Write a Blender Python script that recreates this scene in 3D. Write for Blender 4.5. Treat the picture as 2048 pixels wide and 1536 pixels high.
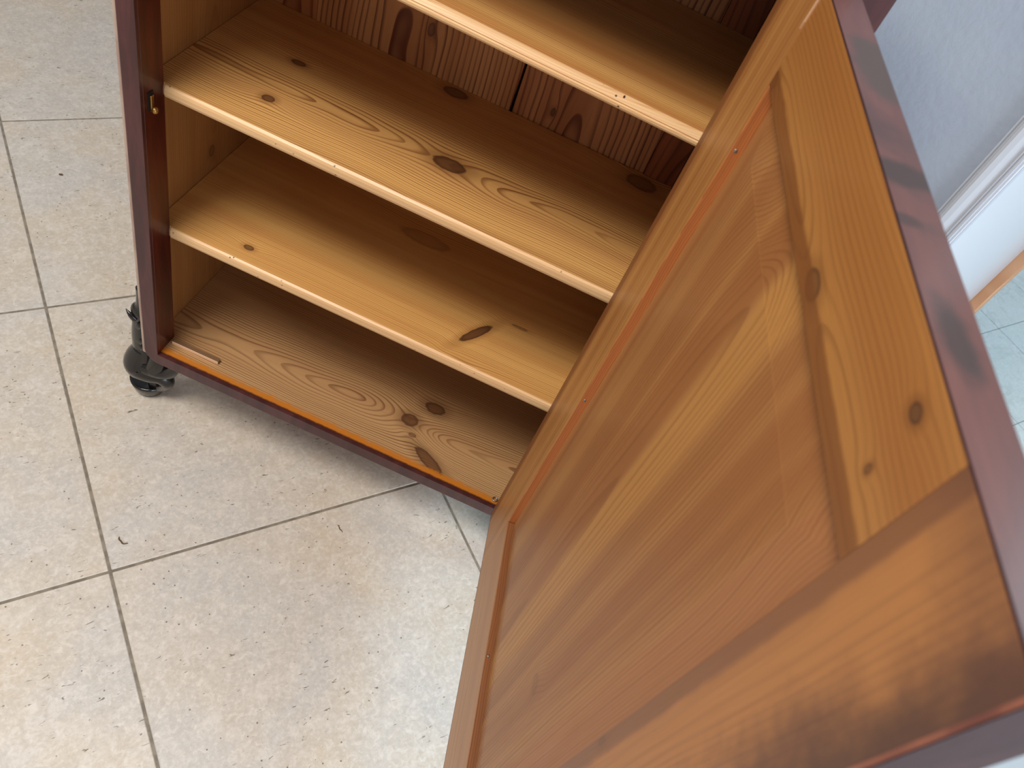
import bpy, bmesh, math, random
from mathutils import Vector, Matrix
random.seed(4)
for o in list(bpy.data.objects): bpy.data.objects.remove(o, do_unlink=True)
scene = bpy.context.scene
COL = scene.collection

# ------------------------------------------------------------------ camera
W, DEP = 0.656, 0.350            # clear width and inner depth of the cabinet
ZF = -0.1777                     # room floor (z = 0 is the cabinet's bottom board)
TA = 0.8047                      # direction of the tile grid and of the wall
cam_d = bpy.data.cameras.new('camera'); cam = bpy.data.objects.new('camera', cam_d); COL.objects.link(cam)
cam.location = (0.5636, -0.7726, 1.1694); cam.rotation_euler = (0.6849, -0.2935, 0.3206)
cam_d.sensor_width = 36.0; cam_d.lens = 1582.4 / 2048 * 36.0
cam_d.clip_start = 0.02
cam_d.dof.use_dof = True; cam_d.dof.focus_distance = 1.25; cam_d.dof.aperture_fstop = 9.5
scene.camera = cam

# ------------------------------------------------------------------ light
world = bpy.data.worlds.new('world'); scene.world = world; world.use_nodes = True
bg = world.node_tree.nodes['Background']; bg.inputs[0].default_value = (0.93, 0.96, 1.0, 1); bg.inputs[1].default_value = 0.34
def area(name, loc, target, sx, sy, power, color):
    d = bpy.data.lights.new(name, 'AREA'); d.shape = 'RECTANGLE'; d.size = sx; d.size_y = sy; d.energy = power; d.color = color
    o = bpy.data.objects.new(name, d); COL.objects.link(o); o.location = loc
    o.rotation_euler = (Vector(target) - Vector(loc)).to_track_quat('-Z', 'Y').to_euler(); return o
area('ceiling_lamp', (-0.55, -1.10, 3.0), (-0.15, -0.2, 0.0), 1.1, 1.1, 84, (1.0, 0.94, 0.85))
area('window_light', (2.35, -1.55, 0.85), (0.4, -0.2, 0.35), 1.6, 2.0, 74, (0.78, 0.89, 1.0))
area('hall_window_light', (2.9, 1.0, 2.3), (1.8, 1.6, -0.1), 1.2, 1.2, 36, (0.50, 0.83, 1.0))
scene.cycles.max_bounces = 5; scene.cycles.diffuse_bounces = 4; scene.cycles.glossy_bounces = 2
scene.view_settings.view_transform = 'Standard'; scene.view_settings.look = 'None'
scene.view_settings.exposure = 0.0; scene.view_settings.gamma = 1.0; scene.view_settings.use_curve_mapping = False

# ------------------------------------------------------------------ node helpers
class N:
    def __init__(s, name):
        s.mat = bpy.data.materials.new(name); s.mat.use_nodes = True
        s.t = s.mat.node_tree; s.t.nodes.clear(); s.L = s.t.links
        s.out = s.t.nodes.new('ShaderNodeOutputMaterial'); s.b = s.t.nodes.new('ShaderNodeBsdfPrincipled')
        s.L.new(s.b.outputs[0], s.out.inputs[0])
        s.tc = s.t.nodes.new('ShaderNodeTexCoord')
    def put(s, sock, v):
        if isinstance(v, bpy.types.NodeSocket): s.L.new(v, sock)
        elif isinstance(v, tuple) and len(v) == 3 and sock.type == 'RGBA': sock.default_value = (*v, 1)
        else: sock.default_value = v
    def m(s, op, a, b=None, c=None, clamp=False):
        n = s.t.nodes.new('ShaderNodeMath'); n.operation = op; n.use_clamp = clamp
        for i, v in enumerate((a, b, c)):
            if v is not None: s.put(n.inputs[i], v)
        return n.outputs[0]
    def add(s, a, b): return s.m('ADD', a, b)
    def mul(s, a, b): return s.m('MULTIPLY', a, b)
    def sub(s, a, b): return s.m('SUBTRACT', a, b)
    def step(s, x, lo, hi, a=0.0, b=1.0):
        n = s.t.nodes.new('ShaderNodeMapRange'); n.interpolation_type = 'SMOOTHSTEP'
        s.put(n.inputs[0], x); s.put(n.inputs[1], lo); s.put(n.inputs[2], hi); n.inputs[3].default_value = a; n.inputs[4].default_value = b
        return n.outputs[0]
    def vec(s, x, y, z):
        n = s.t.nodes.new('ShaderNodeCombineXYZ')
        for i, v in enumerate((x, y, z)): s.put(n.inputs[i], v)
        return n.outputs[0]
    def sep(s, v):
        n = s.t.nodes.new('ShaderNodeSeparateXYZ'); s.L.new(v, n.inputs[0]); return n.outputs
    def noise(s, v, scale=1.0, detail=2.0, rough=0.5, dist=0.0):
        n = s.t.nodes.new('ShaderNodeTexNoise'); s.put(n.inputs['Vector'], v); n.inputs['Scale'].default_value = scale
        n.inputs['Detail'].default_value = detail; n.inputs['Roughness'].default_value = rough; n.inputs['Distortion'].default_value = dist
        return n.outputs[0]
    def voro(s, v, scale):
        n = s.t.nodes.new('ShaderNodeTexVoronoi'); s.put(n.inputs['Vector'], v); n.inputs['Scale'].default_value = scale; return n.outputs['Distance']
    def mix(s, f, a, b, mode='MIX'):
        n = s.t.nodes.new('ShaderNodeMix'); n.data_type = 'RGBA'; n.blend_type = mode
        s.put(n.inputs[0], f); s.put(n.inputs[6], a); s.put(n.inputs[7], b); return n.outputs[2]
    def bump(s, h, strength=0.2, dist=0.001):
        n = s.t.nodes.new('ShaderNodeBump'); n.inputs['Strength'].default_value = strength; n.inputs['Distance'].default_value = dist
        s.put(n.inputs['Height'], h); s.L.new(n.outputs[0], s.b.inputs['Normal'])
    def fin(s, col, rough=0.5, coat=0.0, spec=0.5):
        s.put(s.b.inputs['Base Color'], col); s.put(s.b.inputs['Roughness'], rough)
        s.b.inputs['Coat Weight'].default_value = coat; s.b.inputs['Coat Roughness'].default_value = 0.15
        s.b.inputs['Specular IOR Level'].default_value = spec
        return s.mat

def srgb(r, g, b):
    f = lambda c: (c/255/12.92) if c/255 <= 0.04045 else ((c/255+0.055)/1.055)**2.4
    return (f(r), f(g), f(b))

def wood(name, ua, va, early, late, vc=0.0, d0=0.03, au=0.02, amp=0.03, n=300, fu=3.0, fv=6.0, seed=0.0,
         knots=(), tone=0.25, tone_f=22.0, tone_col=None, contrast=1.0, rough=0.45, coat=0.1, stains=(), worm=0.0, wob=0.01, warm=None, depth=None, bands=()):
    """Flat-sawn conifer: growth rings cut lengthwise, knots at given spots. knots = (u, v, ru, rv, darkness)."""
    k = N(name); c = k.sep(k.tc.outputs['Object']); U, V = c['XYZ'.index(ua)], c['XYZ'.index(va)]
    n1 = k.noise(k.vec(k.mul(U, fu), k.mul(V, fv), seed), 1.0, 2.0, 0.45)
    n2 = k.noise(k.vec(k.mul(U, fu*1.7), k.mul(V, 1.5), seed+7.3), 1.0, 1.0)
    d = k.add(k.add(k.mul(U, au), d0), k.mul(k.sub(n1, 0.5), amp))
    dv = k.add(k.sub(V, vc), k.mul(k.sub(n2, 0.5), wob*2))
    r = k.m('SQRT', k.add(k.mul(dv, dv), k.mul(d, d)))
    kn = None; halo = None; rim = None
    wig = k.mul(k.sub(k.noise(k.vec(k.mul(U, 70), k.mul(V, 110), seed), 1.0, 2.0), 0.5), 0.32)
    for kk in knots:
        ku, kv, ru, rv, dk = kk[:5]; an = kk[5] if len(kk) > 5 else 0.0; ca, sa = math.cos(an), math.sin(an)
        p, q = k.sub(U, ku), k.sub(V, kv)
        if an: du, dw = k.mul(k.add(k.mul(p, ca), k.mul(q, sa)), 1.0/ru), k.mul(k.sub(k.mul(q, ca), k.mul(p, sa)), 1.0/rv)
        else: du, dw = k.mul(p, 1.0/ru), k.mul(q, 1.0/rv)
        e2 = k.add(k.mul(du, du), k.mul(dw, dw))
        # the rings swing round the knot, further along the grain than across it
        e3 = k.add(k.mul(k.mul(du, du), 0.09), k.mul(k.mul(dw, dw), 0.20)) if not an else k.mul(e2, 0.30)
        r = k.add(r, k.mul(k.m('EXPONENT', k.mul(e3, -1.0)), min(ru, rv)*1.1))
        e = k.add(k.m('SQRT', e2), wig)
        mk = k.mul(k.step(e, 0.80, 1.02, 1.0, 0.0), dk); rm = k.mul(mk, k.step(e, 0.45, 0.9))
        hl = k.mul(k.step(e, 0.8, 2.2, 1.0, 0.0), dk*0.45)
        kn = mk if kn is None else k.m('MAXIMUM', kn, mk); halo = hl if halo is None else k.m('MAXIMUM', halo, hl); rim = rm if rim is None else k.m('MAXIMUM', rim, rm)
    if depth: r = k.add(r, k.mul(c['XYZ'.index(depth[0])], depth[1]))
    r = k.add(r, k.mul(k.sub(k.noise(k.vec(k.mul(r, 70.0), seed, 0.0), 1.0, 1.0), 0.5), 0.007))
    rn = k.mul(r, n); f = k.m('FRACT', rn)
    wn = k.t.nodes.new('ShaderNodeTexWhiteNoise'); wn.noise_dimensions = '1D'; k.L.new(k.m('FLOOR', rn), wn.inputs['W'])
    lat = k.mul(k.step(f, 0.50, 0.90), k.step(f, 0.93, 1.0, 1.0, 0.0))
    var = k.noise(k.vec(k.mul(U, 2.0), k.mul(V, 18.0), seed+3.1), 1.0, 2.0)
    lat = k.mul(k.mul(lat, k.add(k.mul(wn.outputs[0], 0.5), 0.5)), k.mul(k.step(var, 0.25, 0.6, 0.55, 1.0), contrast))
    fib = k.noise(k.vec(k.mul(U, 12.0), k.mul(V, 900.0), seed+1.0), 1.0, 3.0, 0.6)
    tn = k.noise(k.vec(k.mul(U, 0.7), k.mul(V, tone_f), seed+11.0), 1.0, 2.0, 0.55)
    col = k.mix(k.step(tn, 0.3, 0.7, 0.0, tone*2.2), early, tone_col or tuple(x*0.6 for x in early))
    if warm: col = k.mix(k.step(k.noise(k.vec(k.mul(U, 3.0), k.mul(V, 9.0), seed+21.0), 1.0, 3.0), 0.42, 0.68, 0.0, 0.85), col, warm)
    for (v0, wd, bc, amt) in bands:                           # boards of another tone glued into the panel
        q = k.m('ABSOLUTE', k.add(k.sub(V, v0), k.mul(k.sub(n2, 0.5), 0.02)))
        col = k.mix(k.step(q, wd*0.75, wd*1.2, amt, 0.0), col, bc)
    col = k.mix(k.step(fib, 0.2, 0.8, 0.22, 0.0), col, late)
    col = k.mix(lat, col, late)
    if halo is not None:
        col = k.mix(halo, col, tuple(x*0.75 for x in late))
        col = k.mix(kn, col, k.mix(k.mul(lat, 0.6), srgb(106, 68, 38), srgb(72, 42, 22))); col = k.mix(k.mul(rim, 0.7), col, srgb(66, 38, 18))
    for (ax, pos, wid, scol, amt, nz, nsc) in stains:          # worn-off or spilled varnish along an edge
        q = k.add(c['XYZ'.index(ax)], k.mul(k.sub(k.noise(k.tc.outputs['Object'], nsc, 4.0, 0.65), 0.5), nz))
        col = k.mix(k.step(q, pos, pos+wid, amt if wid > 0 else 0.0, 0.0 if wid > 0 else amt) if wid > 0 else k.step(q, pos+wid, pos, 0.0, amt), col, scol)
    if worm:
        w = k.voro(k.vec(k.mul(U, 1.0), k.mul(V, 1.0), k.mul(c[2], 1.0)), 95.0)
        w2 = k.noise(k.tc.outputs['Object'], 22.0, 1.0)
        col = k.mix(k.mul(k.step(w, 0.10, 0.16, 1.0, 0.0), k.step(w2, 0.55, 0.6)), col, srgb(60, 32, 16))
    k.bump(k.mul(fib, 0.4), 0.18, 0.0006)
    return k.fin(col, k.step(fib, 0.2, 0.8, rough+0.08, rough-0.06), coat)

def mahogany(name, base, dark, rough=0.3, coat=0.5, patches=None, ua='X', scale=1.0, stains=()):
    k = N(name); P = k.tc.outputs['Object']; c = k.sep(P)
    sc = [14.0*scale]*3; sc['XYZ'.index(ua)] = 2.0*scale
    st = k.noise(k.vec(*[k.mul(c[i], sc[i]*3) for i in range(3)]), 1.0, 4.0, 0.6, 0.6)
    col = k.mix(k.step(st, 0.3, 0.7), base, dark)
    fine = k.noise(k.vec(*[k.mul(c[i], sc[i]*25) for i in range(3)]), 1.0, 2.0)
    col = k.mix(k.step(fine, 0.35, 0.65, 0.0, 0.3), col, dark)
    if patches:
        pn = k.noise(P, 9.0, 4.0, 0.6, 0.4); col = k.mix(k.step(pn, 0.56, 0.70, 0.0, 0.85), col, patches)
    for (x, y, z, rx, ry, rz, scol, amt) in stains:
        q = [k.mul(k.sub(c[i], p), 1.0/rr) for i, (p, rr) in enumerate(((x, rx), (y, ry), (z, rz)))]
        e = k.m('SQRT', k.add(k.add(k.mul(q[0], q[0]), k.mul(q[1], q[1])), k.mul(q[2], q[2])))
        e = k.add(e, k.mul(k.sub(k.noise(P, 40.0, 3.0), 0.5), 1.2))
        col = k.mix(k.step(e, 0.5, 1.1, amt, 0.0), col, scol)
    k.bump(fine, 0.05, 0.0004)
    return k.fin(col, rough, coat)

def plain(name, col, rough=0.5, coat=0.0, metal=0.0, bump=0.0, bscale=200.0, var=None):
    k = N(name)
    if var: col = k.mix(k.step(k.noise(k.tc.outputs['Object'], var[1], 3.0), 0.35, 0.65), col, var[0])
    if bump: k.bump(k.noise(k.tc.outputs['Object'], bscale, 3.0), bump, 0.002)
    k.b.inputs['Metallic'].default_value = metal
    return k.fin(col, rough, coat)

def stone(name, a, b, pale, pit, pits=True, rough=0.42, veins=None):
    k = N(name); P0 = k.tc.outputs['Object']
    oi = k.t.nodes.new('ShaderNodeObjectInfo'); rnd = oi.outputs['Random']
    va = k.t.nodes.new('ShaderNodeVectorMath'); va.operation = 'ADD'; k.L.new(P0, va.inputs[0])
    k.L.new(k.vec(k.mul(rnd, 37.0), k.mul(rnd, 71.0), k.mul(rnd, 13.0)), va.inputs[1]); P = va.outputs[0]
    big = k.noise(P, 3.2, 5.0, 0.6, 0.3); mid = k.noise(P, 22.0, 4.0, 0.68, 0.5); fine = k.noise(P, 150.0, 3.0, 0.7)
    col = k.mix(k.step(big, 0.34, 0.66), a, b)
    col = k.mix(k.step(mid, 0.42, 0.78, 0.0, 0.55), col, pale)
    sm = k.noise(P, 70.0, 3.0, 0.72, 0.8); col = k.mix(k.step(sm, 0.46, 0.70, 0.0, 0.6), col, pale); col = k.mix(k.step(sm, 0.28, 0.44, 0.4, 0.0), col, tuple(x*0.8 for x in b))
    col = k.mix(k.step(fine, 0.30, 0.52, 0.30, 0.0), col, tuple(x*0.72 for x in a))
    col = k.mix(k.step(fine, 0.52, 0.70, 0.0, 0.45), col, pale)
    if veins: col = k.mix(k.mul(k.step(k.m('ABSOLUTE', k.sub(k.noise(P, 6.0, 4.0, 0.6, 1.0), 0.5)), 0.0, 0.03, 1.0, 0.0), 0.4), col, veins)
    h = k.noise(P, 45.0, 2.0)
    if pits:
        c = k.sep(P)
        v1 = k.noise(k.vec(k.mul(c[0], 60.0), k.mul(c[1], 190.0), 3.0), 1.0, 2.0, 0.5, 0.8)
        v2 = k.noise(P, 8.0, 2.0)
        pm = k.mul(k.step(v1, 0.68, 0.73), k.step(v2, 0.42, 0.56))
        v3 = k.voro(P, 60.0); pm = k.m('MAXIMUM', pm, k.mul(k.step(v3, 0.06, 0.11, 1.0, 0.0), k.step(k.noise(P, 14.0, 1.0), 0.46, 0.52)))
        col = k.mix(k.mul(pm, 0.8), col, pit)
    k.bump(h, 0.12, 0.001)
    return k.fin(col, k.step(mid, 0.3, 0.7, rough+0.08, rough-0.06), 0.0, 0.4)

# ------------------------------------------------------------------ mesh helpers
def mk(name, bm, mat, parent=None, loc=(0, 0, 0), smooth=False):
    me = bpy.data.meshes.new(name); bm.normal_update(); bm.to_mesh(me); bm.free()
    for m_ in (mat if isinstance(mat, (list, tuple)) else [mat]): me.materials.append(m_)
    if smooth:
        for p in me.polygons: p.use_smooth = True
    o = bpy.data.objects.new(name, me); COL.objects.link(o); o.location = loc; o.parent = parent
    return o
def empty(name, loc, rz=0.0):
    o = bpy.data.objects.new(name, None); COL.objects.link(o); o.location = loc; o.rotation_euler = (0, 0, rz); o.empty_display_size = 0.05; return o
def tag(o, label, cat=None, group=None, kind=None):
    if label: o['label'] = label
    if cat: o['category'] = cat
    if group: o['group'] = group
    if kind: o['kind'] = kind
    return o
def box(x0, x1, y0, y1, z0, z1, bev=0.0, seg=2, bm=None):
    nb = bmesh.new(); bmesh.ops.create_cube(nb, size=1.0)
    for v in nb.verts: v.co = (x0 + (v.co.x+.5)*(x1-x0), y0 + (v.co.y+.5)*(y1-y0), z0 + (v.co.z+.5)*(z1-z0))
    if bev: bmesh.ops.bevel(nb, geom=nb.edges[:], offset=bev, segments=seg, profile=0.6, affect='EDGES')
    if bm is None: return nb
    t = bpy.data.meshes.new('t'); nb.to_mesh(t); nb.free(); bm.from_mesh(t); bpy.data.meshes.remove(t); return bm
def extrude(profile, axis, a0, a1, bm=None):
    """closed profile of 2-D points swept along an axis; for 'x' the points are (y, z), for 'z' (x, y), for 'y' (x, z)"""
    bm = bm or bmesh.new()
    P = {'x': lambda p, a: (a, p[0], p[1]), 'z': lambda p, a: (p[0], p[1], a), 'y': lambda p, a: (p[0], a, p[1])}[axis]
    A = [bm.verts.new(P(p, a0)) for p in profile]; B = [bm.verts.new(P(p, a1)) for p in profile]; n = len(profile)
    for i in range(n): bm.faces.new((A[i], A[(i+1) % n], B[(i+1) % n], B[i]))
    bm.faces.new(A[::-1]); bm.faces.new(B); bmesh.ops.recalc_face_normals(bm, faces=bm.faces[:]); return bm
def sweep(path, seg=14, flat=1.0, up=Vector((0, 0, 1)), bm=None):
    """tube along (x, y, z, r) points, Catmull-Rom smoothed"""
    bm = bm or bmesh.new(); pts = []
    for i in range(len(path)-1):
        p0, p1, p2, p3 = (Vector(path[max(0, i-1)]), Vector(path[i]), Vector(path[i+1]), Vector(path[min(len(path)-1, i+2)]))
        for s in range(5):
            t = s/5; pts.append(0.5*((2*p1)+(p2-p0)*t+(2*p0-5*p1+4*p2-p3)*t*t+(3*p1-p0-3*p2+p3)*t**3))
    pts.append(Vector(path[-1])); rings = []
    for i, p in enumerate(pts):
        a = pts[max(0, i-1)].xyz; b = pts[min(len(pts)-1, i+1)].xyz; t = (b-a).normalized()
        s = t.cross(Vector((0.3, 1, 0.05))).normalized(); u = s.cross(t).normalized()
        rings.append([bm.verts.new(p.xyz + p.w*(math.cos(q)*s + flat*math.sin(q)*u)) for q in [2*math.pi*j/seg for j in range(seg)]])
    for A, B in zip(rings, rings[1:]):
        for j in range(seg): bm.faces.new((A[j], A[(j+1) % seg], B[(j+1) % seg], B[j]))
    bm.faces.new(rings[0][::-1]); bm.faces.new(rings[-1]); bmesh.ops.recalc_face_normals(bm, faces=bm.faces[:]); return bm
def lathe(prof, cx, cy, seg=28, bm=None, tilt=None):
    bm = bm or bmesh.new(); rings = []
    for r, z in prof:
        ring = []
        for j in range(seg):
            v = Vector((r*math.cos(2*math.pi*j/seg), r*math.sin(2*math.pi*j/seg), z))
            if tilt: v = tilt @ v
            ring.append(bm.verts.new(v + Vector((cx, cy, 0))))
        rings.append(ring)
    for A, B in zip(rings, rings[1:]):
        for j in range(seg): bm.faces.new((A[j], A[(j+1) % seg], B[(j+1) % seg], B[j]))
    bm.faces.new(rings[0][::-1]); bm.faces.new(rings[-1]); bmesh.ops.recalc_face_normals(bm, faces=bm.faces[:]); return bm

# ------------------------------------------------------------------ setting: floor, wall, doorway
E_ = Vector((math.cos(TA), math.sin(TA), 0)); G_ = Vector((-math.sin(TA), math.cos(TA), 0))
WALL = 1.058                                          # wall face, measured along E_
def at(e, g, z): v = E_*e + G_*g; return (v.x, v.y, z)
O_e = Vector((0.1078, -0.3058, 0)).dot(E_); O_g = Vector((0.1078, -0.3058, 0)).dot(G_)
m_tile = stone('travertine_tile', srgb(200, 185, 166), srgb(192, 186, 180), srgb(219, 211, 202), srgb(92, 80, 66))
m_grout = plain('grout', srgb(142, 132, 118), 0.9, bump=0.3, bscale=400, var=(srgb(118, 109, 97), 60))
m_tile2 = stone('white_tile', srgb(226, 227, 224), srgb(234, 234, 231), srgb(244, 244, 242), srgb(150, 150, 150), pits=False, rough=0.3, veins=srgb(204, 204, 202))
m_grout2 = plain('grey_grout', srgb(150, 150, 152), 0.9)
m_wall = plain('shade_tinted_plaster', srgb(166, 177, 194), 0.85, bump=0.45, bscale=70, var=(srgb(160, 171, 190), 7))  # white wall; the blue-grey of its shade is put into the colour
m_paint = plain('white_gloss_paint', srgb(212, 214, 220), 0.35, coat=0.2)
m_casing = plain('casing_paint_shaded', srgb(192, 197, 207), 0.4, coat=0.1)  # darker copy of the white trim paint, shade put into its colour
m_raw = wood('raw_door_edge', 'Z', 'X', srgb(226, 178, 140), srgb(196, 140, 100), n=200, rough=0.6, coat=0)

def rot_obj(o, e, g, z): o.location = at(e, g, z); o.rotation_euler = (0, 0, TA); return o
fl = mk('floor', box(-3.2, WALL+0.18, -3.6, 3.4, -0.03, -0.0014), m_grout); rot_obj(fl, 0, 0, ZF)
tag(fl, 'beige travertine floor tiles with grey grout laid diagonally', kind='structure')
TS = 0.600
tb = box(0.0024, TS-0.0024, 0.0024, TS-0.0024, -0.010, 0.0, 0.0012, 1); t0 = None
for i in range(-5, 2):
    for j in range(-5, 5):
        if t0 is None: t0 = mk('tile', tb, m_tile, fl); o = t0
        else: o = t0.copy(); COL.objects.link(o)
        o.location = (O_e + i*TS, O_g + j*TS, 0)
f2 = mk('floor_hall', box(WALL+0.18, 4.2, -3.6, 3.4, -0.03, -0.0014), m_grout2); rot_obj(f2, 0, 0, ZF)
tag(f2, 'white marbled floor tiles of the next room seen through the doorway', kind='structure')
H = Vector((1.9683, 1.5661, 0)); He, Hg = H.dot(E_), H.dot(G_); T2 = 0.305
tb2 = box(0.0012, T2-0.0012, 0.0012, T2-0.0012, -0.010, 0.0, 0.0008, 1); t2 = None
for i in range(-5, 6):
    for j in range(-5, 7):
        if He + i*T2 < WALL+0.18: continue
        if t2 is None: t2 = mk('tile', tb2, m_tile2, f2); o = t2
        else: o = t2.copy(); COL.objects.link(o)
        o.location = (He + i*T2, Hg + j*T2, 0)
# wall in the frame of the tile grid: x = E_, y = G_ ; the doorway opens towards -G_
camE, camG = cam.location.x*E_.x + cam.location.y*E_.y, cam.location.x*G_.x + cam.location.y*G_.y
def edge_g(az_deg, e): return camG + (e-camE)*math.tan(math.radians(az_deg) - TA)
JG = edge_g(65.14, WALL)                               # left jamb of the doorway
THK = (JG-camG)/math.tan(math.radians(61.45)-TA) - (WALL-camE)
CASE = edge_g(67.24, WALL) - JG
wl = mk('wall_back', box(WALL, WALL+THK-0.012, JG+0.012, 3.4, 0, 2.6), m_wall); rot_obj(wl, 0, 0, ZF); tag(wl, 'textured white plaster wall beside the doorway, blue-grey shade painted into its colour', kind='structure')
wr = mk('wall_right', box(WALL, WALL+THK-0.012, -3.6, JG-0.95, 0, 2.6), m_wall); rot_obj(wr, 0, 0, ZF); tag(wr, 'white plaster wall on the far side of the doorway, blue-grey shade painted into its colour', kind='structure')
tr = empty('trim_1', at(0, 0, ZF), TA); tag(tr, 'white moulded door casing and jamb of the doorway', kind='structure')
prof = [(0, 0), (0, 1.0), (-0.010, 1.0), (-0.016, .975), (-0.0165, .93), (-0.012, .90), (-0.0115, .86), (-0.020, .80), (-0.0215, .70), (-0.019, .55), (-0.0145, .42), (-0.012, .33),
        (-0.016, .29), (-0.016, .25), (-0.013, .24), (-0.013, .20), (-0.0165, .19), (-0.0165, .12), (-0.0125, .11), (-0.0125, .05), (-0.010, .02), (-0.010, 0)]
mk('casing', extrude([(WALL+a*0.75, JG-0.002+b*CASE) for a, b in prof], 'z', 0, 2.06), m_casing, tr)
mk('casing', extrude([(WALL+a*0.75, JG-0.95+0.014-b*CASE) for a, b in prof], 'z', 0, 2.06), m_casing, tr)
mk('jamb', box(WALL-0.003, WALL+THK-0.016, JG, JG+0.012, 0, 2.05, 0.0015, 1), m_paint, tr)
mk('jamb', box(WALL-0.003, WALL+THK-0.016, JG-0.962, JG-0.95, 0, 2.05, 0.0015, 1), m_paint, tr)
mk('jamb_edge', box(WALL+THK-0.016, WALL+THK, JG-0.020, JG+0.02, 0, 2.05, 0.002, 1), m_raw, tr)
mk('threshold', box(WALL-0.003, WALL+THK-0.016, JG-0.95, JG, -0.004, 0.004, 0.002, 1), m_paint, tr)

# ------------------------------------------------------------------ materials of the cabinet
gold, tan_, red_ = srgb(214, 158, 88), srgb(196, 142, 92), srgb(150, 84, 40)
m_s1 = wood('pine_shelf_knotty', 'X', 'Y', srgb(222, 174, 104), srgb(114, 56, 20), vc=0.153, d0=0.024, au=-0.004, amp=0.046, n=245, fu=3.4, fv=7.0, seed=2.0,
            knots=[(0.370, 0.154, 0.027, 0.016, 1.0), (0.1017, 0.223, 0.012, 0.007, 0.9), (0.1132, 0.1154, 0.010, 0.008, 0.95), (0.312, 0.330, 0.022, 0.014, 0.75), (0.632, 0.322, 0.028, 0.020, 0.6)],
            tone=0.30, tone_col=srgb(186, 136, 82))
m_s2 = wood('pine_shelf_straight', 'X', 'Y', srgb(226, 178, 106), srgb(152, 96, 46), vc=-0.30, d0=0.03, au=0.01, amp=0.03, n=280, fu=1.6, fv=4.0, seed=5.0,
            knots=[(0.1162, 0.080, 0.009, 0.006, 0.8), (0.494, 0.120, 0.038, 0.0085, 1.0, 1.03), (0.496, 0.040, 0.014, 0.010, 0.6), (0.34, 0.275, 0.05, 0.018, 0.25), (0.554, 0.174, 0.016, 0.003, 0.5)],
            tone=0.30, tone_col=srgb(200, 142, 80), contrast=0.9)
m_s0 = wood('pine_shelf_plain', 'X', 'Y', srgb(222, 170, 102), srgb(138, 80, 36), vc=0.252, d0=0.012, au=0.01, amp=0.03, n=240, fu=1.6, fv=5.0, seed=9.0, tone=0.34, tone_col=srgb(184, 116, 60), contrast=0.75)
m_floor = wood('pine_bottom', 'X', 'Y', srgb(194, 154, 106), srgb(100, 58, 28), vc=0.098, d0=0.034, au=-0.02, amp=0.055, n=250, fu=2.6, fv=5.0, seed=14.0,
               knots=[(0.4405, 0.0995, 0.017, 0.015, 0.9), (0.472, 0.148, 0.021, 0.014, 0.9), (0.505, 0.034, 0.040, 0.012, 0.9, -0.50), (0.4575, 0.0712, 0.008, 0.005, 0.6)],
               tone=0.22, tone_col=srgb(164, 118, 76), stains=[('Y', 0.016, 0.009, srgb(190, 112, 16), 0.95, 0.018, 90.0), ('Y', 0.0078, 0.004, srgb(60, 16, 8), 0.97, 0.004, 90.0)], rough=0.5)
m_edge = wood('bare_pine_edge', 'X', 'Z', srgb(236, 196, 146), srgb(208, 150, 96), vc=-0.2, d0=0.02, au=0.0, amp=0.02, n=380, fu=2.0, seed=3.0, tone=0.15, tone_col=srgb(226, 178, 120), worm=1.0, contrast=0.7)
m_side = wood('pine_side', 'Z', 'Y', srgb(172, 124, 70), srgb(126, 80, 40), vc=0.21, d0=0.02, au=0.03, amp=0.05, n=200, fu=2.0, seed=31.0, knots=[(0.30, 0.205, 0.012, 0.008, 0.5)], tone=0.3, tone_col=srgb(150, 98, 50), contrast=0.5)
m_back = [wood('pine_back_%d' % i, 'Z', 'X', *cc, vc=vc, d0=0.03, au=0.04, amp=0.05, n=130, fu=3.2, fv=7.0, seed=40.0+5*i, knots=kk, tone=0.3, tone_col=tc_, contrast=1.0)
          for i, (cc, vc, tc_, kk) in enumerate([((srgb(212, 144, 88), srgb(104, 44, 20)), 0.03, srgb(164, 94, 48), ()),
             ((srgb(220, 162, 104), srgb(104, 46, 22)), 0.20, srgb(176, 112, 58), [(0.575, 0.247, 0.012, 0.006, 0.6)]),
             ((srgb(214, 150, 96), srgb(104, 46, 22)), 0.50, srgb(168, 100, 52), [(0.535, 0.462, 0.008, 0.004, 0.8)]),
             ((srgb(170, 94, 50), srgb(90, 36, 18)), 0.70, srgb(120, 58, 28), ())])]
m_mah = mahogany('mahogany_varnish', srgb(84, 40, 40), srgb(58, 24, 26), 0.42, 0.15, ua='Z')
m_rail = mahogany('mahogany_rail', srgb(100, 46, 40), srgb(70, 28, 26), 0.34, 0.35, ua='X')
m_reveal = mahogany('mahogany_reveal', srgb(96, 28, 16), srgb(54, 14, 10), 0.42, 0.2, ua='Z')
m_dooredge = mahogany('mahogany_door_edge', srgb(114, 70, 62), srgb(92, 56, 52), 0.42, 0.15, ua='X', scale=0.5, patches=srgb(76, 52, 48),
                      stains=[(0.472, 0.012, 0.983, 0.030, 0.012, 0.05, srgb(48, 40, 38), 0.75), (0.345, 0.014, 0.983, 0.016, 0.03, 0.05, srgb(52, 40, 34), 0.8), (0.388, 0.004, 0.983, 0.006, 0.012, 0.05, srgb(56, 40, 36), 0.7),
                              (0.22, 0.018, 0.983, 0.055, 0.02, 0.05, srgb(70, 58, 50), 0.8)])
m_doorside = mahogany('mahogany_door_side', srgb(70, 44, 46), srgb(50, 32, 36), 0.6, 0.0, ua='Z')
m_doorside.node_tree.nodes['Principled BSDF'].inputs['Specular IOR Level'].default_value = 0.2
m_wornred = plain('worn_red_arris', srgb(150, 92, 72), 0.6, var=(srgb(112, 64, 54), 30))
m_sideedge = plain('side_edge', srgb(186, 160, 144), 0.5, var=(srgb(166, 136, 122), 20))
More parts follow.
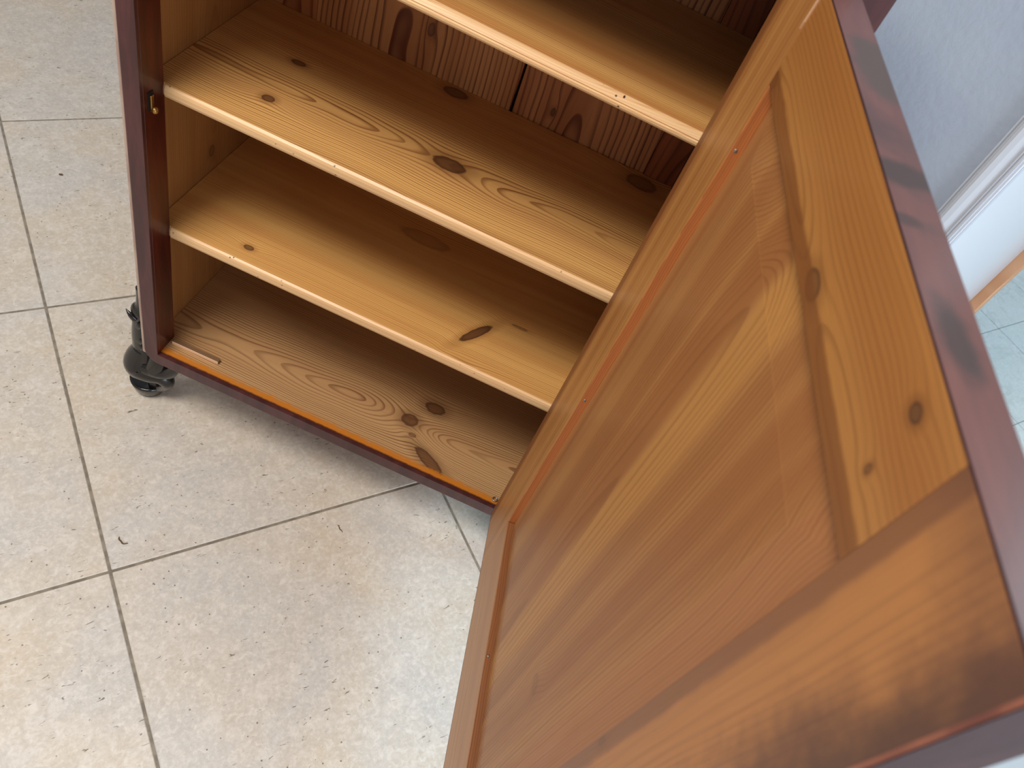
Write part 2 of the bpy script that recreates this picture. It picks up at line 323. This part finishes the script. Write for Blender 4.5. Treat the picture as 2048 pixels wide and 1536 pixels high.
m_ebony = plain('black_lacquer', srgb(17, 14, 13), 0.16, coat=0.2, var=(srgb(26, 20, 17), 30))
m_brass = plain('old_brass', srgb(170, 130, 70), 0.35, metal=0.9)
m_iron = plain('grey_iron', srgb(150, 150, 150), 0.4, metal=0.9)
m_dark = plain('recess_shade', srgb(24, 12, 10), 0.9)  # near-black stands for shade in the strike hole and behind the back boards

# ------------------------------------------------------------------ cabinet
CL = Vector((W/2, DEP/2, ZF)); NL = tuple(-CL)
cab = empty('cabinet', CL)
tag(cab, 'open mahogany cabinet with pine shelves and black scroll feet', 'cabinet')
TOP = 1.012; FR = 0.0258
def cpart(name, bm, mat, smooth=False): return mk(name, bm, mat, cab, NL, smooth)
# front frame: ring with rounded outer corners
def rrect(x0, x1, z0, z1, r, n=8):
    out = []
    for cx, cz, a0 in ((x1-r, z0+r, -90), (x1-r, z1-r, 0), (x0+r, z1-r, 90), (x0+r, z0+r, 180)):
        for i in range(n+1):
            a = math.radians(a0 + 90*i/n); out.append((cx+r*math.cos(a), cz+r*math.sin(a)))
    return out
def ring(outer_r, y0, y1):
    bm = bmesh.new(); n = 8
    O = rrect(-FR, W+FR, -FR, TOP, outer_r, n); I = []
    for (x, z) in ((W, 0), (W, TOP-0.027), (0, TOP-0.027), (0, 0)): I += [(x, z)]*1
    oF = [bm.verts.new((x, y0, z)) for x, z in O]; oB = [bm.verts.new((x, y1, z)) for x, z in O]
    iF = [bm.verts.new((x, y0, z)) for x, z in I]; iB = [bm.verts.new((x, y1, z)) for x, z in I]
    m_ = len(O)
    for i in range(m_): bm.faces.new((oF[i], oF[(i+1) % m_], oB[(i+1) % m_], oB[i]))
    for i in range(4): bm.faces.new((iF[i], iB[i], iB[(i+1) % 4], iF[(i+1) % 4]))
    for q in range(4):
        for i in range(n): bm.faces.new((oF[q*(n+1)+i], iF[q], oF[q*(n+1)+i+1])); bm.faces.new((oB[q*(n+1)+i+1], iB[q], oB[q*(n+1)+i]))
        a = q*(n+1)+n; b = ((q+1) % 4)*(n+1)
        bm.faces.new((oF[a], iF[q], iF[(q+1) % 4], oF[b])); bm.faces.new((oB[b], iB[(q+1) % 4], iB[q], oB[a]))
    bmesh.ops.recalc_face_normals(bm, faces=bm.faces[:])
    ed = [e for e in bm.edges if all(abs(v.co.y-y0) < 1e-6 and (v in oF) for v in e.verts) and len(e.link_faces) == 2 and any(abs(f.normal.y) < .5 for f in e.link_faces)]
    bmesh.ops.bevel(bm, geom=ed, offset=0.0025, segments=3, profile=0.5, affect='EDGES')
    return bm
cpart('front_frame', ring(0.026, 0.0, 0.006), m_mah)
cpart('stile', box(-0.0235, 0.0, 0.006, 0.0505, 0.0, TOP-0.027, 0.0008, 1), m_reveal)
cpart('stile', box(W, W+0.0235, 0.006, 0.0505, 0.0, TOP-0.027, 0.0008, 1), m_reveal)
cpart('side_panel', box(-0.0345, -0.0240, 0.007, DEP+0.012, -0.02, TOP, 0.002, 2), [m_side, m_sideedge, m_mah])
cpart('side_panel', box(W+0.0240, W+0.0345, 0.007, DEP+0.012, -0.02, TOP, 0.002, 2), [m_side, m_sideedge, m_mah])
for o in [c for c in cab.children if c.name.startswith('side_panel')]:
    for p in o.data.polygons:
        cx = sum(o.data.vertices[v].co.x for v in p.vertices)/len(p.vertices)
        inner = p.normal.x > .5 if cx < .3 else p.normal.x < -.5
        p.material_index = 0 if inner else (2 if abs(p.normal.x) > .9 or p.normal.y > .5 else 1)
cpart('bottom_board', box(-0.0236, W+0.0236, 0.0062, DEP, -0.022, 0.0), m_floor)
cpart('top_board', box(-0.045, W+0.045, -0.012, DEP+0.02, TOP, TOP+0.028, 0.006, 3), m_rail)
bx = [(-0.0236, 0.0634), (0.0640, 0.3968), (0.4006, 0.6290), (0.6296, W+0.0236)]
for (a, b), m_ in zip(bx, m_back): cpart('back_board', box(a, b, DEP+(0.0 if a != 0.4006 else 0.0025), DEP+0.012, -0.02, TOP-0.001, 0.0008, 1), m_)
cpart('back_panel', box(-0.0236, W+0.0236, DEP+0.0125, DEP+0.017, -0.02, TOP), m_dark)

def shelf(name, zl, zr, th, mat, y0=0.0455, nose='round'):
    bm = bmesh.new()
    if nose == 'round':
        r = th/2; pr = [(DEP-0.001, 0), (DEP-0.001, -th), (y0+0.006, -th), (y0+0.0015, -th+0.003), (y0, -th+0.007), (y0, -0.0065), (y0+0.0012, -0.0028), (y0+0.0045, -0.0004), (y0+0.007, 0)]; nf = (3, 7)
    else:
        pr = [(DEP-0.001, 0), (DEP-0.001, -th), (y0+0.006, -th), (y0+0.001, -th+0.002), (y0-0.0012, -th+0.005), (y0-0.0012, -th+0.008), (y0+0.0006, -th+0.0092), (y0-0.0002, -th+0.0105), (y0+0.0035, -0.0012), (y0+0.008, 0.0), (y0+0.0085, -0.0012), (y0+0.0095, 0.0)]; nf = (2, 9)
    xs = [-0.0232, 0.0003, 0.003, W-0.003, W-0.0003, W+0.0232]
    rings = []
    for i, x in enumerate(xs):
        zz = zl + (zr-zl)*x/W; R = []
        for (y, z) in pr:
            if i in (0, 5): y = max(y, 0.052)
            elif i in (1, 4) and y < 0.052: y = y + 0.0022
            R.append(bm.verts.new((x, y, zz+z)))
        rings.append(R)
    n = len(pr)
    for A, B in zip(rings, rings[1:]):
        for j in range(n):
            f = bm.faces.new((A[j], A[(j+1) % n], B[(j+1) % n], B[j])); f.material_index = 1 if nf[0] <= j < nf[1] else 0
    bm.faces.new(rings[0][::-1]); bm.faces.new(rings[-1]); bmesh.ops.recalc_face_normals(bm, faces=bm.faces[:])
    o = cpart(name, bm, [mat, m_edge]); return o
shelf('shelf', 0.7705, 0.7565, 0.0165, m_s0, nose='mould')
shelf('shelf', 0.5095, 0.5060, 0.0200, m_s1)
shelf('shelf', 0.2605, 0.2570, 0.0215, m_s2)
# small battens, ironware
def slab(pts, z0, z1):
    bm = bmesh.new(); A = [bm.verts.new((x, y, z0)) for x, y in pts]; B = [bm.verts.new((x, y, z1)) for x, y in pts]; n = len(pts)
    for i in range(n): bm.faces.new((A[i], A[(i+1) % n], B[(i+1) % n], B[i]))
    bm.faces.new(A[::-1]); bm.faces.new(B); bmesh.ops.recalc_face_normals(bm, faces=bm.faces[:]); return bm
m_batten = wood('weathered_batten', 'X', 'Y', srgb(140, 108, 76), srgb(84, 58, 38), vc=0.3, n=500, seed=8, tone=0.3); m_cut = plain('fresh_cut_pine', srgb(228, 184, 146), 0.6)
bt = cpart('door_stop', box(0.0058, 0.0945, 0.0335, 0.0425, 0.0002, 0.0072, 0.0006, 1), [m_batten, m_cut])
for p in bt.data.polygons: p.material_index = 1 if p.normal.y < -0.5 else 0
st = bmesh.new(); box(-0.001, 0.0012, 0.014, 0.026, 0.485, 0.512, 0.0005, 1, st); cpart('lock_strike_shade', st, m_dark)  # dark slab painted as the shaded hole of the lock strike
sp = bmesh.new(); box(0.0012, 0.0042, 0.0165, 0.0225, 0.484, 0.508, 0.001, 2, sp); lathe([(0.0005, 0.0), (0.0042, 0.0006), (0.005, 0.003), (0.0038, 0.006), (0.001, 0.0075)], 0, 0, 12, sp, Matrix.Translation((0.0035, 0.0195, 0.4865)) @ Matrix.Rotation(math.radians(80), 4, 'Y'))
cpart('strike_pin', sp, m_brass, True)
rg = bmesh.new()
for i in range(16):
    for j in range(8):
        a, b = 2*math.pi*i/16, 2*math.pi*j/8; R = 0.0042 + 0.0014*math.cos(b); rg.verts.new((0.640 + R*math.cos(a), 0.018 + R*math.sin(a), 0.0014 + 0.0014*math.sin(b)))
rg.verts.ensure_lookup_table()
for i in range(16):
    for j in range(8): rg.faces.new([rg.verts[q] for q in (i*8+j, ((i+1) % 16)*8+j, ((i+1) % 16)*8+(j+1) % 8, i*8+(j+1) % 8)])
bmesh.ops.recalc_face_normals(rg, faces=rg.faces[:]); cpart('pivot_ring', rg, m_iron, True)
# carved consoles under the cornice
for sx in (0, 1):
    pr = [(W+FR, 1.01), (0.7345, 1.01), (0.7345, 0.90), (0.731, 0.86), (0.722, 0.83), (0.710, 0.815), (0.702, 0.79), (W+FR, 0.775)]
    if sx: pr = [(W-x, z) for x, z in pr]
    b_ = extrude(pr, 'y', 0.002, 0.060); bmesh.ops.bevel(b_, geom=b_.edges[:], offset=0.0015, segments=2, affect='EDGES'); cpart('console', b_, m_mah)

# scroll foot
def foot():
    bm = bmesh.new()
    # knee that swells out from under the rail and dives into the scroll
    sweep([(-0.050, 0.030, -0.040, 0.016), (-0.060, 0.030, -0.072, 0.024), (-0.060, 0.030, -0.096, 0.0285), (-0.042, 0.030, -0.104, 0.0245), (-0.020, 0.032, -0.106, 0.019), (-0.010, 0.034, -0.118, 0.0155),
           (-0.018, 0.038, -0.136, 0.0155), (-0.036, 0.041, -0.150, 0.019)], 20, 0.95, bm=bm)
    sweep([(-0.050, 0.030, -0.088, 0.024), (-0.028, 0.030, -0.088, 0.021), (-0.006, 0.031, -0.084, 0.016), (0.008, 0.032, -0.066, 0.012), (0.012, 0.034, -0.040, 0.010), (0.010, 0.036, -0.022, 0.010)], 16, 0.9, bm=bm)
    sweep([(-0.020, 0.036, -0.022, 0.014), (-0.022, 0.034, -0.060, 0.020), (-0.030, 0.032, -0.090, 0.022)], 14, 1.0, bm=bm)
    lathe([(0.004, -0.1770), (0.026, -0.1772), (0.0285, -0.172), (0.0315, -0.163), (0.0350, -0.1500), (0.0352, -0.1450), (0.0310, -0.1445), (0.018, -0.151), (0.006, -0.154), (0.002, -0.1535)], -0.0525, 0.045, 32, bm)
    # leaf climbing the side, with pointed lobes
    sweep([(-0.053, 0.030, -0.070, 0.022), (-0.052, 0.030, -0.040, 0.019), (-0.052, 0.030, -0.010, 0.0185), (-0.0515, 0.030, 0.020, 0.0160), (-0.0505, 0.030, 0.040, 0.0150), (-0.051, 0.030, 0.056, 0.0165), (-0.0465, 0.030, 0.070, 0.0115), (-0.0455, 0.030, 0.092, 0.0095), (-0.0465, 0.030, 0.114, 0.0080)], 16, 0.75, bm=bm)
    for z, ln, dx in ((0.050, 0.013, -1), (0.036, 0.010, 1), (-0.005, 0.012, 1), (-0.022, 0.012, 1)):
        sweep([(-0.050+dx*0.003, 0.020, z-0.008, 0.008), (-0.050+dx*ln*0.8, 0.018, z, 0.0055), (-0.050+dx*ln*1.5, 0.020, z+0.008, 0.0008)], 8, 0.8, bm=bm)
    return bm
f0 = mk('foot', foot(), m_ebony, cab, NL, True)
for (px, py, sx, sy) in ((W, 0, -1, 1), (0, DEP, 1, -1), (W, DEP, -1, -1)):
    f = f0.copy(); COL.objects.link(f); f.location = (px+NL[0]+(0.016 if px else 0), py+NL[1], NL[2]); f.scale = (sx, sy, 1)

# ------------------------------------------------------------------ door, opened a little past square
DA, HX, HY, HT, DW, DT = 0.1712, 0.6429, -0.010, 0.9829, 0.6297, 0.0272
HZ = 0.001
OS0, OS1, OZ0, OZ1 = 0.103, 0.541, 0.155, 0.900      # opening in the door frame
door = mk('door', bmesh.new(), m_dooredge, cab)
door.location = (HX-CL.x, HY-CL.y, 0-CL.z); door.rotation_euler = (0, 0, math.atan2(-math.cos(DA), math.sin(DA)))
LIP = 0.0016; IN = 0.012                             # edge lipping and depth of the pine frame
b = bmesh.new()
box(0, DW, IN, DT, HZ, HT, 0, 1, b)
for a in ((0, DW, 0, IN, HT-LIP, HT), (DW-LIP, DW, 0, IN, HZ, HT-LIP), (0, DW-LIP, 0, IN, HZ, HZ+LIP), ): box(*a, 0, 1, b)
b.to_mesh(door.data); b.free(); door.data.materials.append(m_doorside)
for p in door.data.polygons: p.material_index = 0 if p.normal.z > .5 else 1
door['label'] = 'open mahogany door with pine inside'
def dpart(name, bm, mat, smooth=False): return mk(name, bm, mat, door, (0, 0, 0), smooth)
m_st_h = wood('pine_stile', 'Z', 'X', srgb(185, 131, 73), srgb(129, 73, 33), vc=-0.12, d0=0.03, amp=0.05, n=110, fu=1.6, fv=5, seed=51, tone=0.32, tone_f=34, tone_col=srgb(152, 95, 47),
              stains=[('X', 0.012, 0.012, srgb(109, 59, 28), 0.8, 0.006, 30.0)], rough=0.45, coat=0.08, contrast=0.5)
m_rl_t = wood('pine_rail', 'X', 'Z', srgb(176, 120, 61), srgb(109, 59, 26), vc=0.912, d0=0.004, amp=0.014, n=230, fu=2.6, fv=9, seed=57, tone=0.3, tone_f=14, tone_col=srgb(154, 93, 42), contrast=0.42,
              knots=[(0.3655, 0.9125, 0.015, 0.008, 0.75), (0.502, 0.963, 0.006, 0.0045, 1.0), (0.509, 0.929, 0.003, 0.0035, 0.7), (0.108, 0.906, 0.012, 0.008, 0.6)],
              stains=[('Z', 0.912, 0.004, srgb(114, 64, 29), 0.75, 0.010, 9.0)], rough=0.45, coat=0.08)
m_st_f = wood('pine_stile_stained', 'Z', 'X', srgb(180, 120, 66), srgb(125, 79, 49), vc=0.555, d0=0.006, amp=0.02, n=200, fu=2.2, fv=9, seed=63, tone=0.25, tone_f=10, tone_col=srgb(160, 102, 58), contrast=0.34,
              knots=[(0.615, 0.545, 0.007, 0.0035, 0.9)],
              stains=[('X', 0.552, 0.006, srgb(123, 79, 51), 0.8, 0.012, 9.0), ('X', 0.628, -0.050, srgb(89, 55, 44), 0.8, 0.09, 16.0), ('X', 0.632, -0.03, srgb(63, 43, 38), 0.6, 0.05, 40.0), ('Z', 0.992, -0.05, srgb(94, 59, 47), 0.6, 0.05, 16.0)], rough=0.45, coat=0.1)
m_rl_b = wood('pine_bottom_rail', 'X', 'Z', srgb(182, 129, 73), srgb(129, 77, 38), vc=0.05, d0=0.03, amp=0.05, n=150, seed=69, tone=0.3, tone_col=srgb(156, 99, 52), contrast=0.5)
m_panel = wood('pine_panel', 'Z', 'X', srgb(182, 129, 73), srgb(118, 68, 33), vc=0.30, d0=0.05, au=0.02, amp=0.05, n=210, fu=0.9, fv=3.0, seed=75, tone=0.42, tone_f=20, tone_col=srgb(151, 95, 52), contrast=0.6,
               knots=[(0.868, 0.492, 0.022, 0.028, 0.0), (0.880, 0.225, 0.020, 0.022, 0.0), (0.395, 0.43, 0.010, 0.012, 0.2)], rough=0.48, coat=0.06, depth=('Y', 7.0), bands=[(0.335, 0.026, srgb(191, 136, 72), 0.7), (0.385, 0.014, srgb(141, 86, 45), 0.45), (0.205, 0.02, srgb(149, 95, 54), 0.45), (0.155, 0.02, srgb(169, 117, 68), 0.5), (0.52, 0.025, srgb(167, 106, 65), 0.6)])
m_bead_h = wood('orange_bead', 'Z', 'Y', srgb(206, 128, 70), srgb(156, 80, 40), vc=-0.05, d0=0.01, au=0.0, n=420, seed=81, amp=0.004, tone=0.3, tone_f=90)
m_bead_b = wood('brown_bead', 'X', 'Y', srgb(150, 94, 54), srgb(106, 60, 32), vc=-0.05, d0=0.01, au=0.0, n=300, seed=87, amp=0.004, tone=0.3, tone_f=90)
dpart('stile', box(0, OS0, 0, IN, HZ+LIP, HT-LIP, 0.0012, 2), m_st_h)
dpart('stile', box(OS1, DW-LIP, 0, IN, HZ+LIP, HT-LIP, 0.0008, 2), m_st_f)
dpart('rail', box(OS0, OS1, 0, IN, OZ1, HT-LIP, 0.0008, 2), m_rl_t)
dpart('rail', box(OS0, OS1, 0, IN, HZ+LIP, OZ0, 0.0008, 2), m_rl_b)
# fielded panel: raised field, sloping margins
def panel():
    bm = bmesh.new(); m_ = 0.047; w0, w1, wb = 0.0070, 0.0105, IN
    o = [(OS0, OZ0), (OS1, OZ0), (OS1, OZ1), (OS0, OZ1)]; i = [(OS0+m_, OZ0+m_), (OS1-m_, OZ0+m_), (OS1-m_, OZ1-m_), (OS0+m_, OZ1-m_)]
    j = [(x + (0.0015 if x > 0.3 else -0.0015), z + (0.0015 if z > 0.5 else -0.0015)) for x, z in i]
    A = [bm.verts.new((x, wb, z)) for x, z in o]; B = [bm.verts.new((x, w1, z)) for x, z in o]; D_ = [bm.verts.new((x, w0+0.00025, z)) for x, z in j]; C = [bm.verts.new((x, w0, z)) for x, z in i]
    for q in range(4):
        r = (q+1) % 4
        bm.faces.new((A[q], A[r], B[r], B[q])); bm.faces.new((B[q], B[r], D_[r], D_[q])); bm.faces.new((D_[q], D_[r], C[r], C[q]))
    bm.faces.new(C); bm.faces.new(A[::-1]); bmesh.ops.recalc_face_normals(bm, faces=bm.faces[:]); return bm
dpart('panel', panel(), m_panel)
bs = 0.0035
dpart('bead_strip', slab([(0, 0), (1, 0), (1, 1), (0, 1)], 0, 1), m_bead_h)
bh = [c for c in door.children if c.name.startswith('bead_strip')][0]
def prism(pts_sz, w0, w1):                            # pts in the door plane (s, z), depth w
    bm = bmesh.new(); A = [bm.verts.new((s, w0, z)) for s, z in pts_sz]; B = [bm.verts.new((s, w1, z)) for s, z in pts_sz]; n = len(A)
    for i in range(n): bm.faces.new((A[i], A[(i+1) % n], B[(i+1) % n], B[i]))
    bm.faces.new(A[::-1]); bm.faces.new(B); bmesh.ops.recalc_face_normals(bm, faces=bm.faces[:]); return bm
p_ = prism([(OS0, OZ0), (OS0+bs, OZ0+bs), (OS0+bs, OZ1-0.001), (OS0, OZ1-0.001)], 0.0003, 0.0104); bh.data.clear_geometry(); p_.to_mesh(bh.data); p_.free()
dpart('bead_strip', prism([(OS0+0.0006, OZ0), (OS1, OZ0), (OS1, OZ0+bs), (OS0+0.0006+bs, OZ0+bs)], 0.0006, 0.0104), m_bead_b)
def nail(s, w, z, axis):
    b = bmesh.new(); r = Matrix.Translation((s, w, z)) @ (Matrix.Rotation(math.pi/2, 4, 'Y') if axis == 's' else Matrix.Identity(4))
    lathe([(0.0005, -0.002), (0.0016, -0.002), (0.0018, 0.0002), (0.0012, 0.0006)], 0, 0, 10, b, r); return dpart('nail', b, m_iron, True)
nail(OS0+bs, 0.0040, 0.838, 's'); nail(OS0+bs, 0.0042, 0.470, 's'); nail(0.315, 0.0040, OZ0+bs, 'z')
dpart('hinge_plate', box(-0.0012, 0.0002, 0.002, 0.018, 0.095, 0.145, 0.0003, 1), plain('green_brass', srgb(70, 70, 40), 0.5, metal=0.6))
dpart('splinter', prism([(0.099, 0.946), (0.1012, 0.953), (0.1032, 0.975), (0.1018, 0.975)], -0.0012, 0.0002), m_cut)  # pale colour carries the highlight on the split in the stile
dpart('worn_arris', prism([(DW-0.0030, HZ+0.01), (DW-0.0006, HZ+0.01), (DW-0.0006, HT-0.002), (DW-0.0030, HT-0.002)], -0.0005, 0.001), m_wornred)

# ------------------------------------------------------------------ crumbs on the floor
m_crumb = plain('brown_crumb', srgb(96, 66, 40), 0.8)
def crumb(pts, r, label):
    c = Vector(pts[0]); b = sweep([(p[0]-c.x, p[1]-c.y, r*0.8, r*f) for p, f in zip(pts, (0.5, 1, 1, 0.9, 0.4))], 6)
    o = mk('crumb', b, m_crumb, None, (c.x, c.y, ZF)); tag(o, label, 'crumb', 'crumbs on the floor tiles'); return o

crumb([(0.0840, -0.2480), (0.0862, -0.2520), (0.0905, -0.2535), (0.0965, -0.2560), (0.1030, -0.2518)], 0.0013, 'tiny dark curled crumb on the tile below the left foot')
crumb([(0.3974, -0.0589), (0.4010, -0.0605), (0.4050, -0.0650), (0.4090, -0.0660), (0.4123, -0.0686)], 0.0009, 'thin brown shred on the tile in front of the cabinet')
crumb([(-0.5500, 0.4510), (-0.5480, 0.4500), (-0.5460, 0.4510), (-0.5440, 0.4520), (-0.5420, 0.4515)], 0.0022, 'small tan wood chip on the tile left of the cabinet')
